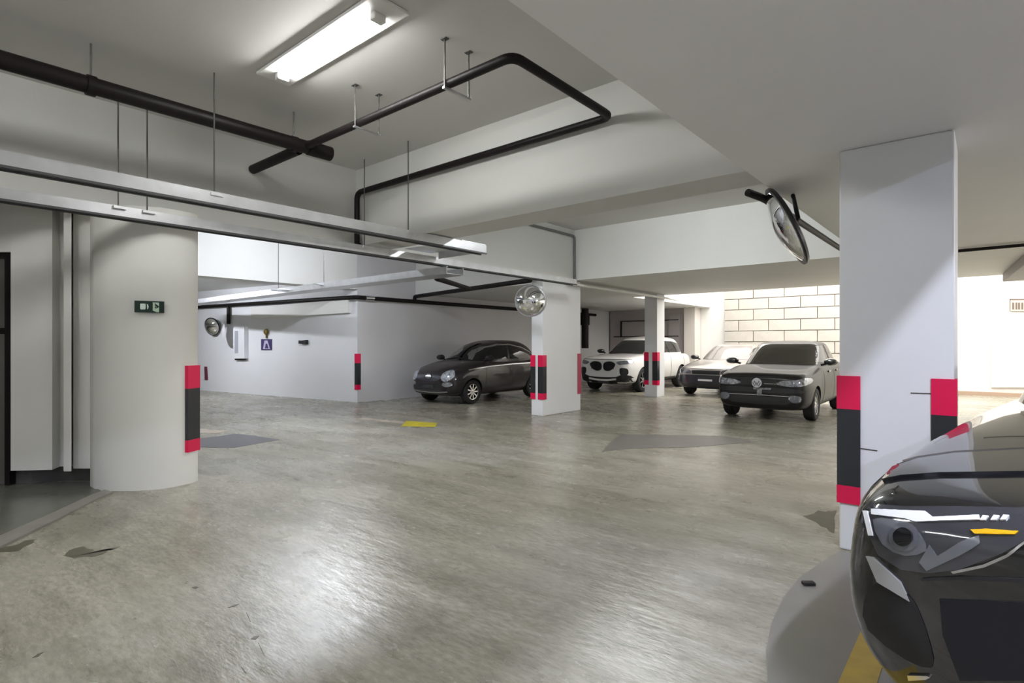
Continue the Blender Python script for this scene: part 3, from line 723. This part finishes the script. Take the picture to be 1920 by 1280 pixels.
class Car:
    def __init__(s, name, label, loc, yaw, prof, cab, m, wheels, wr, ww, crown=.03, tuck=.9, shoulder=.94, glass=GLASSD, rim=RIM, spokes=7, ex=3.4, level=1, cabin_mat=None):
        s.t = thing(name, label, 'car', (loc[0], loc[1], 0), yaw)
        W = max(p[3] for p in prof); s.W = W
        cut = []
        for y in wheels:
            for sd in (-1, 1):
                x0, x1 = (W - .30, W + .2) if sd > 0 else (-W - .2, -W + .30)
                cut.append(arch(x0, x1, y, wr, wr * 1.13))
        s.body = shell('body', lower_body(prof, crown, tuck, shoulder), m, s.t, level, cut, ARCHM)
        s.cab = shell('cabin', cabin(cab, ex=ex), cabin_mat or m, s.t, level)
        s.tb = tree_of(s.body); s.tcab = tree_of(s.cab)
        for y in wheels:
            for sd in (-1, 1): wheel(s.t, sd * (W - ww / 2 - .02), y, wr, ww, sd, rim, spokes)
    def part(s, name, poly, proj, m, tree=None, par=None, label=None, both=False, **k):
        tr = tree if tree is not None else s.tb
        o = None
        for mi in ((False, True) if both else (False,)):
            g = patch(tr, poly, proj, mirror=mi, **k)
            if g is None: continue
            o = obj(name, g, m, par or s.t, local=True, smooth=True)
            if label: o['label'] = label
        return o
    def box(s, name, c, h, m, par=None, bevel=.01):
        return obj(name, G().obox(c, Vector((h[0], 0, 0)), Vector((0, h[1], 0)), Vector((0, 0, h[2]))), m, par or s.t, local=True, bevel=bevel)
    def door_mirror(s, x, y, z, m):
        for sd in (-1, 1):
            g = G().lathe(Vector((sd * (x + .12), y, z)), (0, 1, 0), [(-.07, .02), (-.06, .06), (-.02, .085), (.05, .09), (.06, .08), (.06, .0)], 16)
            g.v = [(q[0] + (q[0] - sd * (x + .12)) * .35, q[1], z + (q[2] - z) * .78) for q in g.v]
            o = obj('door_mirror', g, m, s.t, local=True, smooth=True)
            obj('arm', G().tube([(sd * (x - .05), y + .02, z - .06), (sd * (x + .10), y, z - .02)], .022, 8), PLASTIC, o, local=True)

BLK = paint('black_paint', (0.006, 0.006, 0.008)); BLKV = mat('dark_plum_paint', (0.014, 0.010, 0.013), 0.35, coat=.6, spec=.35)
WHT = paint('white_paint', (0.74, 0.73, 0.71)); SLV = paint('grey_paint', (0.36, 0.335, 0.32), 0.55, 0.34); BLKD = mat('dusty_black_paint', (0.010, 0.009, 0.009), 0.40, coat=.15, spec=.3)
BLKN = mat('gloss_black_paint', (0.003, 0.003, 0.0045), 0.3, coat=1.0, spec=0.1); BLKN.node_tree.nodes['Principled BSDF'].inputs['Coat IOR'].default_value = 1.75
NAVY = paint('navy_bumper', (0.012, 0.012, 0.024), 0, .4)

# --- small rounded black hatchback in the alcove
cA = Car('small_hatchback', 'small rounded black hatchback parked along the alcove wall', (-9.97, 8.72), 0.0,
    [(0, .33, .60, .50), (.05, .24, .69, .63), (.18, .20, .77, .73), (.42, .18, .86, .795), (.80, .17, .95, .815), (1.10, .17, .985, .815), (1.8, .17, 1.0, .815), (2.6, .17, 1.01, .81), (3.1, .19, 1.01, .79), (3.38, .23, .98, .74), (3.52, .30, .90, .66), (3.6, .40, .78, .52)],
    [(.90, .70, 3.52, .745), (1.04, .95, 3.46, .735), (1.22, 1.24, 3.34, .68), (1.38, 1.56, 3.10, .60), (1.475, 1.90, 2.80, .48), (1.51, 2.15, 2.55, .22)],
    BLKV, (.68, 2.98), .285, .18, crown=.045, tuck=.88, spokes=9)
c = cA
c.part('windscreen', smooth_poly([(-.60, 1.00), (-.30, .985), (0, .98), (.30, .985), (.60, 1.00), (.57, 1.16), (.47, 1.36), (.2, 1.41), (-.2, 1.41), (-.47, 1.36), (-.57, 1.16)], 3), FRONT, GLASSD, c.tcab)
win = [(1.02, 1.035), (1.22, 1.17), (1.48, 1.29), (1.82, 1.36), (2.2, 1.365), (2.6, 1.29), (2.95, 1.17), (3.20, 1.04), (2.4, 1.03), (1.6, 1.03)]
c.part('side_window', win, LEFT, GLASSD, c.tcab, both=True)
c.part('chrome_arc', stripe([(.98, 1.02), (1.2, 1.185), (1.46, 1.31), (1.80, 1.385), (2.2, 1.39), (2.62, 1.315), (2.98, 1.19), (3.25, 1.04)], .028), LEFT, SATIN, c.tcab, both=True, off=.012)
c.part('window_post', stripe([(2.02, 1.03), (2.08, 1.37)], .06), LEFT, PLASTIC, c.tcab, both=True, off=.010)
for a_, b_ in (((1.15, .98), (1.12, .30)), ((2.12, .98), (2.1, .30))): c.part('door_gap', stripe([a_, ((a_[0] + b_[0]) / 2 - .02, .62), b_], .012), LEFT, PLASTIC, both=True, off=.002)
c.part('side_crease', stripe([(.55, .80), (1.2, .86), (2.2, .90), (3.2, .91)], .022), LEFT, SATIN, both=True, off=.004)
c.part('headlight', smooth_poly([(.42, .62), (.45, .74), (.56, .80), (.66, .76), (.70, .66), (.62, .56), (.50, .55)], 3), FRONT, mat('bright_lens', (.62, .65, .72), .15, metal=.3, coat=1.0, noise=(16, .3)), both=True, off=.012, step=.03)
c.part('grille', smooth_poly([(-.44, .66), (0, .69), (.40, .66), (.36, .58), (.2, .54), (-.2, .54), (-.38, .58)], 3), FRONT, mat('grille_grey', (.06, .06, .075), .35, metal=.5, bump=(60, .6)), off=.006)
c.part('emblem', smooth_poly([(-.10, .64), (-.05, .69), (.05, .69), (.10, .64), (.05, .60), (-.05, .60)], 3), FRONT, SATIN, off=.018, step=.02)
c.part('lower_grille', smooth_poly([(-.52, .46), (0, .48), (.52, .46), (.50, .36), (0, .34), (-.50, .36)], 3), FRONT, PLASTIC, off=.006)
c.part('fog_lamp', smooth_poly([(.46, .46), (.52, .53), (.66, .52), (.68, .46), (.58, .42)], 3), FRONT, LENSP, both=True, off=.014, step=.03)
c.part('chrome_lip', stripe([(-.58, .31), (-.3, .285), (0, .28), (.3, .285), (.58, .31)], .022), FRONT, SATIN, off=.012)
c.part('plate_mount', [(-.18, .38), (.18, .38), (.18, .45), (-.18, .45)], FRONT, mat('plate_dark', (.03, .03, .035), .5), off=.02)
c.part('wiper', stripe([(-.45, 1.02), (-.1, 1.06), (.2, 1.04)], .012), FRONT, PLASTIC, c.tcab, off=.018)
c.door_mirror(.74, 1.15, 1.06, BLKV)

# --- white off-road car in the dark bay
cB = Car('white_suv', 'white off-road car with black kidney-shaped grilles in the shaded bay', (-8.55, 14.15), 0.0,
    [(0, .42, .88, .62), (.05, .30, .96, .74), (.20, .25, 1.00, .84), (.55, .24, 1.04, .90), (1.2, .24, 1.09, .91), (2.0, .24, 1.10, .91), (3.2, .24, 1.10, .91), (4.0, .25, 1.10, .89), (4.3, .30, 1.06, .84), (4.42, .42, .95, .72)],
    [(1.02, 1.00, 4.35, .82), (1.15, 1.22, 4.28, .80), (1.40, 1.66, 4.10, .72), (1.56, 2.02, 3.9, .64), (1.63, 2.4, 3.5, .50), (1.66, 2.7, 3.2, .2)],
    WHT, (.85, 3.5), .35, .22, crown=.03, tuck=.92)
c = cB
c.part('windscreen', [(-.72, 1.10), (.72, 1.10), (.66, 1.32), (.57, 1.52), (-.57, 1.52), (-.66, 1.32)], FRONT, GLASSD, c.tcab)
c.part('side_window', smooth_poly([(1.62, 1.14), (1.9, 1.36), (2.2, 1.48), (3.2, 1.49), (3.8, 1.38), (4.05, 1.22), (3.7, 1.14), (2.6, 1.14)], 2), LEFT, GLASSD, c.tcab, both=True)
c.part('window_post', stripe([(2.75, 1.13), (2.72, 1.50)], .07), LEFT, PLASTIC, c.tcab, both=True, off=.010)
for s_ in (1, -1):
    kid = smooth_poly([(.03 * s_, .80), (.10 * s_, .88), (.28 * s_, .90), (.42 * s_, .83), (.36 * s_, .70), (.20 * s_, .62), (.05 * s_, .66)], 3)
    k_ = c.part('grille', kid, FRONT, PLASTIC, off=.012)
    for j in range(5):
        xx = (.08 + .07 * j) * s_; c.part('grille_bar', stripe([(xx, .68), (xx, .84)], .012), FRONT, BLK, par=k_, off=.022)
c.part('headlight', smooth_poly([(.46, .88), (.60, .92), (.80, .93), (.84, .86), (.70, .82), (.55, .81)], 3), FRONT, LENS, both=True, off=.012, step=.03)
c.part('hood_gap', stripe([(-.80, .965), (-.4, .955), (0, .95), (.4, .955), (.80, .965)], .016), FRONT, PLASTIC, off=.004)
c.part('bumper_vent', smooth_poly([(.56, .66), (.60, .72), (.76, .70), (.78, .56), (.68, .48), (.58, .54)], 3), FRONT, PLASTIC, both=True, off=.012, step=.04)
c.part('bumper_guard', smooth_poly([(-.82, .54), (-.60, .52), (-.45, .46), (0, .44), (.45, .46), (.60, .52), (.82, .50), (.84, .30), (.5, .255), (-.5, .255), (-.84, .30)], 2), FRONT, PLASTIC, off=.012)
c.part('bumper_trim', stripe([(-.45, .40), (-.2, .37), (0, .365), (.2, .37), (.45, .40)], .045), FRONT, WHT, off=.030)
c.part('number_plate', [(-.17, .29), (.17, .29), (.17, .34), (-.17, .34)], FRONT, mat('plate_grey', (.10, .10, .11), .5), off=.03)
for a_ in (1.55, 2.7, 3.7): c.part('door_gap', stripe([(a_, 1.08), (a_ - .03, .4)], .014), LEFT, PLASTIC, both=True, off=.003)
c.part('sill_guard', [(1.3, .26), (3.05, .26), (3.05, .38), (1.3, .38)], LEFT, PLASTIC, both=True, off=.012)
c.door_mirror(.86, 1.5, 1.18, BLK)

# --- grey car behind the sedan
cC = Car('grey_car', 'grey car with a dark bumper parked behind the black sedan', (-5.68, 14.62), 0.0,
    [(0, .32, .66, .62), (.06, .24, .74, .74), (.25, .20, .80, .82), (.7, .18, .88, .86), (1.25, .18, .95, .87), (2.2, .18, .98, .87), (3.2, .18, .99, .87), (3.9, .20, .98, .84), (4.15, .28, .92, .76), (4.25, .40, .80, .6)],
    [(.90, 1.05, 4.1, .80), (1.02, 1.28, 4.0, .78), (1.24, 1.72, 3.7, .68), (1.36, 2.05, 3.4, .60), (1.41, 2.4, 3.1, .46), (1.43, 2.6, 2.9, .2)],
    SLV, (.80, 3.40), .31, .20, crown=.03)
c = cC
c.part('windscreen', [(-.70, .97), (.70, .97), (.62, 1.18), (.53, 1.34), (-.53, 1.34), (-.62, 1.18)], FRONT, GLASSP, c.tcab)
c.part('side_window', smooth_poly([(1.6, 1.02), (1.9, 1.20), (2.2, 1.30), (3.0, 1.31), (3.5, 1.20), (3.75, 1.06), (2.7, 1.02)], 2), LEFT, GLASSB, c.tcab, both=True)
c.part('bumper', smooth_poly([(-.80, .56), (-.3, .575), (.3, .575), (.80, .56), (.82, .36), (.5, .235), (-.5, .235), (-.82, .36)], 2), FRONT, NAVY, off=.012)
c.part('grille', [(-.36, .60), (.36, .60), (.38, .70), (-.38, .70)], FRONT, PLASTIC, off=.010)
c.part('headlight', smooth_poly([(.42, .62), (.44, .71), (.64, .74), (.78, .72), (.74, .63)], 2), FRONT, LENS, both=True, off=.014, step=.04)
c.part('number_plate', [(-.20, .42), (.18, .42), (.18, .47), (-.20, .47)], FRONT, PLASTW, off=.028)
c.part('air_slot', [(-.5, .30), (.5, .30), (.5, .36), (-.5, .36)], FRONT, PLASTIC, off=.02)
c.part('hood_gap', stripe([(-.78, .765), (-.4, .745), (0, .74), (.4, .745), (.78, .765)], .012), FRONT, PLASTIC, off=.003)
c.door_mirror(.82, 1.55, 1.02, BLK)

# --- black sedan
cD = Car('black_sedan', 'black sedan with a round white emblem parked facing the aisle', (-3.16, 10.62), math.radians(1.0),
    [(0, .36, .76, .56), (.05, .26, .82, .68), (.16, .22, .86, .76), (.45, .19, .90, .81), (.9, .18, .955, .825), (1.2, .18, .98, .825), (2.2, .18, 1.0, .825), (3.2, .18, 1.01, .825), (3.8, .20, 1.01, .80), (4.1, .28, .97, .73), (4.2, .40, .85, .6)],
    [(.92, 1.02, 3.75, .755), (1.02, 1.20, 3.68, .745), (1.25, 1.60, 3.4, .665), (1.40, 1.92, 3.15, .60), (1.45, 2.2, 2.95, .48), (1.475, 2.45, 2.7, .2)],
    BLKD, (.78, 3.25), .30, .185, crown=.025)
c = cD
c.part('windscreen', [(-.67, 1.0), (.67, 1.0), (.61, 1.22), (.535, 1.40), (-.535, 1.40), (-.61, 1.22)], FRONT, GLASSB, c.tcab)
c.part('side_window', smooth_poly([(1.5, 1.05), (1.75, 1.24), (2.0, 1.36), (2.8, 1.37), (3.2, 1.24), (3.4, 1.08), (2.5, 1.05)], 2), LEFT, GLASSB, c.tcab, both=True)
c.part('window_post', stripe([(2.38, 1.05), (2.40, 1.38)], .06), LEFT, PLASTIC, c.tcab, both=True, off=.010)
c.part('headlight', smooth_poly([(.30, .695), (.42, .75), (.62, .765), (.76, .80), (.79, .72), (.70, .66), (.45, .655)], 3), FRONT, LENSP, both=True, off=.014, step=.03)
c.part('grille', [(-.32, .66), (.32, .66), (.30, .755), (-.30, .755)], FRONT, PLASTIC, off=.006)
c.part('grille_bar', stripe([(.10, .69), (.30, .69)], .010), FRONT, SATIN, off=.012)
em = c.part('emblem', [(.085 * math.cos(k * math.pi / 10) - .02, .70 + .085 * math.sin(k * math.pi / 10)) for k in range(20)], FRONT, mat('emblem_white', (.66, .67, .72), .25, metal=.4), off=.026, step=.03)
for ln in ([(-.065, .735), (-.02, .66), (.025, .735)], [(-.085, .705), (-.052, .64), (-.02, .70), (.012, .64), (.045, .705)]):
    c.part('emblem_stroke', stripe(ln, .014), FRONT, PLASTIC, par=em, off=.030, step=.02)
c.part('bumper_band', smooth_poly([(-.66, .60), (0, .62), (.66, .60), (.70, .54), (0, .53), (-.70, .54)], 2), FRONT, PLASTIC, off=.012)
c.part('plate_holder', [(-.02, .47), (.06, .47), (.07, .585), (-.01, .585)], FRONT, LENSP, off=.024, step=.03)
c.part('plate_holder', stripe([(-.08, .60), (.05, .595), (.22, .60)], .035), FRONT, LENSP, off=.026, step=.03)
c.part('lower_grille', smooth_poly([(-.5, .44), (0, .455), (.5, .44), (.46, .33), (-.46, .33)], 2), FRONT, PLASTIC, off=.008)
c.part('bumper_edge', stripe([(-.6, .475), (0, .485), (.55, .475)], .012), FRONT, SATIN, off=.010)
c.part('fog_lamp', smooth_poly([(.50, .44), (.56, .50), (.68, .48), (.68, .40), (.58, .37)], 2), FRONT, LENS, both=True, off=.016, step=.03)
c.part('hood_gap', stripe([(-.72, .835), (-.4, .815), (0, .81), (.4, .815), (.72, .835)], .012), FRONT, PLASTIC, off=.003)
for a_ in (1.42, 2.42): c.part('door_gap', stripe([(a_, .99), (a_ - .03, .3)], .012), LEFT, PLASTIC, both=True, off=.003)
for yy in (1.86, 2.62): c.part('door_handle', stripe([(yy, .86), (yy + .18, .865)], .028), LEFT, BLK, both=True, off=.02)
c.door_mirror(.80, 1.42, 1.06, BLK)

# --- black car in front, cut by the frame
NY = math.radians(-10.5); NP = (.425, 2.02)
cE = Car('black_car', 'glossy black car with a clear headlight cut by the picture edge', NP, NY,
    [(0, .42, .80, .66), (.035, .28, .865, .76), (.12, .20, .905, .835), (.40, .17, .935, .885), (.80, .17, .965, .905), (1.25, .18, 1.0, .91), (2.2, .18, 1.05, .91), (3.2, .18, 1.06, .91), (3.9, .2, 1.05, .88), (4.2, .28, .98, .80), (4.3, .4, .9, .66)],
    [(.95, 1.75, 4.1, .80), (1.06, 2.0, 4.0, .77), (1.30, 2.35, 3.8, .68), (1.45, 2.6, 3.5, .61), (1.50, 2.75, 3.2, .50), (1.52, 2.9, 3.1, .2)],
    BLKN, (.90, 3.5), .33, .22, crown=.035, tuck=.78, shoulder=.95, level=2)
c = cE
Minv = (Matrix.Translation(Vector((NP[0], NP[1], 0))) @ Matrix.Rotation(NY, 4, 'Z')).inverted(); R3 = Minv.to_3x3()
def EYEV(u, v): return Minv @ EYE, (R3 @ ray(u, v)).normalized()
def npart(name, poly, m, par=None, off=.005, step=9, label=None, both=True, th=.006):
    o = None
    for mi in ((False, True) if both else (False,)):
        g = patch(c.tb, poly, EYEV, step=step, off=off, th=th, mirror=mi)
        if g is None: continue
        q = obj(name, g, m, par or c.t, local=True, smooth=True)
        if label: q['label'] = label
        if o is None: o = q
    return o
HL = mat('headlight_dark', (.035, .036, .042), .10, coat=1.0); HLG = mat('headlight_grey', (.16, .17, .19), .18, metal=.4, coat=1.0); HLW = mat('headlight_strip', (.74, .75, .74), .2)
hl = npart('headlight', [(1634, 947), (1700, 952), (1800, 953), (1925, 957), (1925, 1015), (1880, 1036), (1800, 1066), (1740, 1073), (1690, 1066), (1650, 1040), (1632, 1000)], HL, off=.010)
npart('light_strip', [(1640, 957), (1738, 962), (1752, 972), (1838, 970), (1840, 978), (1745, 979), (1720, 980), (1700, 974), (1640, 966)], HLW, hl, off=.016, step=6)
for x in (1842, 1862, 1880): npart('light_strip', [(x + 3, 971), (x + 14, 972), (x + 8, 979), (x - 3, 979)], HLW, hl, off=.016, step=6)
npart('reflector', smooth_poly([(1642, 975), (1680, 976), (1712, 985), (1730, 1004), (1740, 1030), (1700, 1040), (1660, 1020)], 2), HLG, hl, off=.014, step=8)
npart('reflector', [(1726, 1052), (1745, 1020), (1760, 1040), (1800, 1016), (1838, 1005), (1840, 1018), (1800, 1040), (1740, 1068)], HLG, hl, off=.015, step=8)
npart('projector', [(1700 + 27 * math.cos(k * .314), 1006 + 25 * math.sin(k * .314)) for k in range(20)], LENS, hl, off=.020, step=9)
npart('projector_lens', [(1700 + 17 * math.cos(k * .314), 1006 + 15 * math.sin(k * .314)) for k in range(20)], GLASSD, hl, off=.030, step=7)
npart('turn_lamp', [(1822, 995), (1850, 994), (1912, 999), (1905, 1004), (1830, 1002)], AMBER, hl, off=.017, step=5, label='amber turn lamp strip')
npart('chrome_line', [(1785, 1069), (1845, 1056), (1890, 1037), (1925, 1015), (1925, 1020), (1890, 1043), (1848, 1061), (1790, 1073)], SATIN, hl, off=.016, step=6)
npart('chrome_line', [(1624, 960), (1632, 960), (1642, 1004), (1634, 1004)], HLW, hl, off=.014, step=6)
npart('air_intake', smooth_poly([(1622, 1128), (1645, 1092), (1700, 1112), (1725, 1150), (1745, 1210), (1748, 1250), (1700, 1235), (1630, 1180)], 2), mat('intake_plastic', (.020, .019, .019), .5, spec=.3, noise=(14, .6)), off=.006, step=9)
npart('intake_trim', [(1628, 1042), (1640, 1044), (1690, 1090), (1707, 1126), (1648, 1090)], mat('intake_grey', (.36, .36, .35), .4, metal=.3), off=.011, step=8)
npart('bumper_gap', [(1730, 1083), (1800, 1079), (1925, 1084), (1925, 1090), (1800, 1086), (1730, 1088)], PLASTIC, off=.008, step=8)
npart('lower_grille', [(1762, 1122), (1925, 1128), (1925, 1275), (1800, 1275), (1768, 1190)], mat('lower_grille_plastic', (.010, .010, .013), .4, spec=.3), off=.004, step=12)
npart('hood_panel', [(1656, 903), (1690, 896), (1760, 891), (1925, 889), (1925, 847), (1790, 854), (1722, 864), (1676, 879)], BLKN, off=.012, step=10)
npart('hood_gap', stripe([(1668, 872), (1720, 858), (1790, 848), (1925, 841)], 4), PLASTIC, off=.003, step=6)
npart('bumper_lip', [(1704, 1263), (1740, 1264), (1746, 1267), (1738, 1271), (1706, 1273)], SATIN, off=.010, step=5)
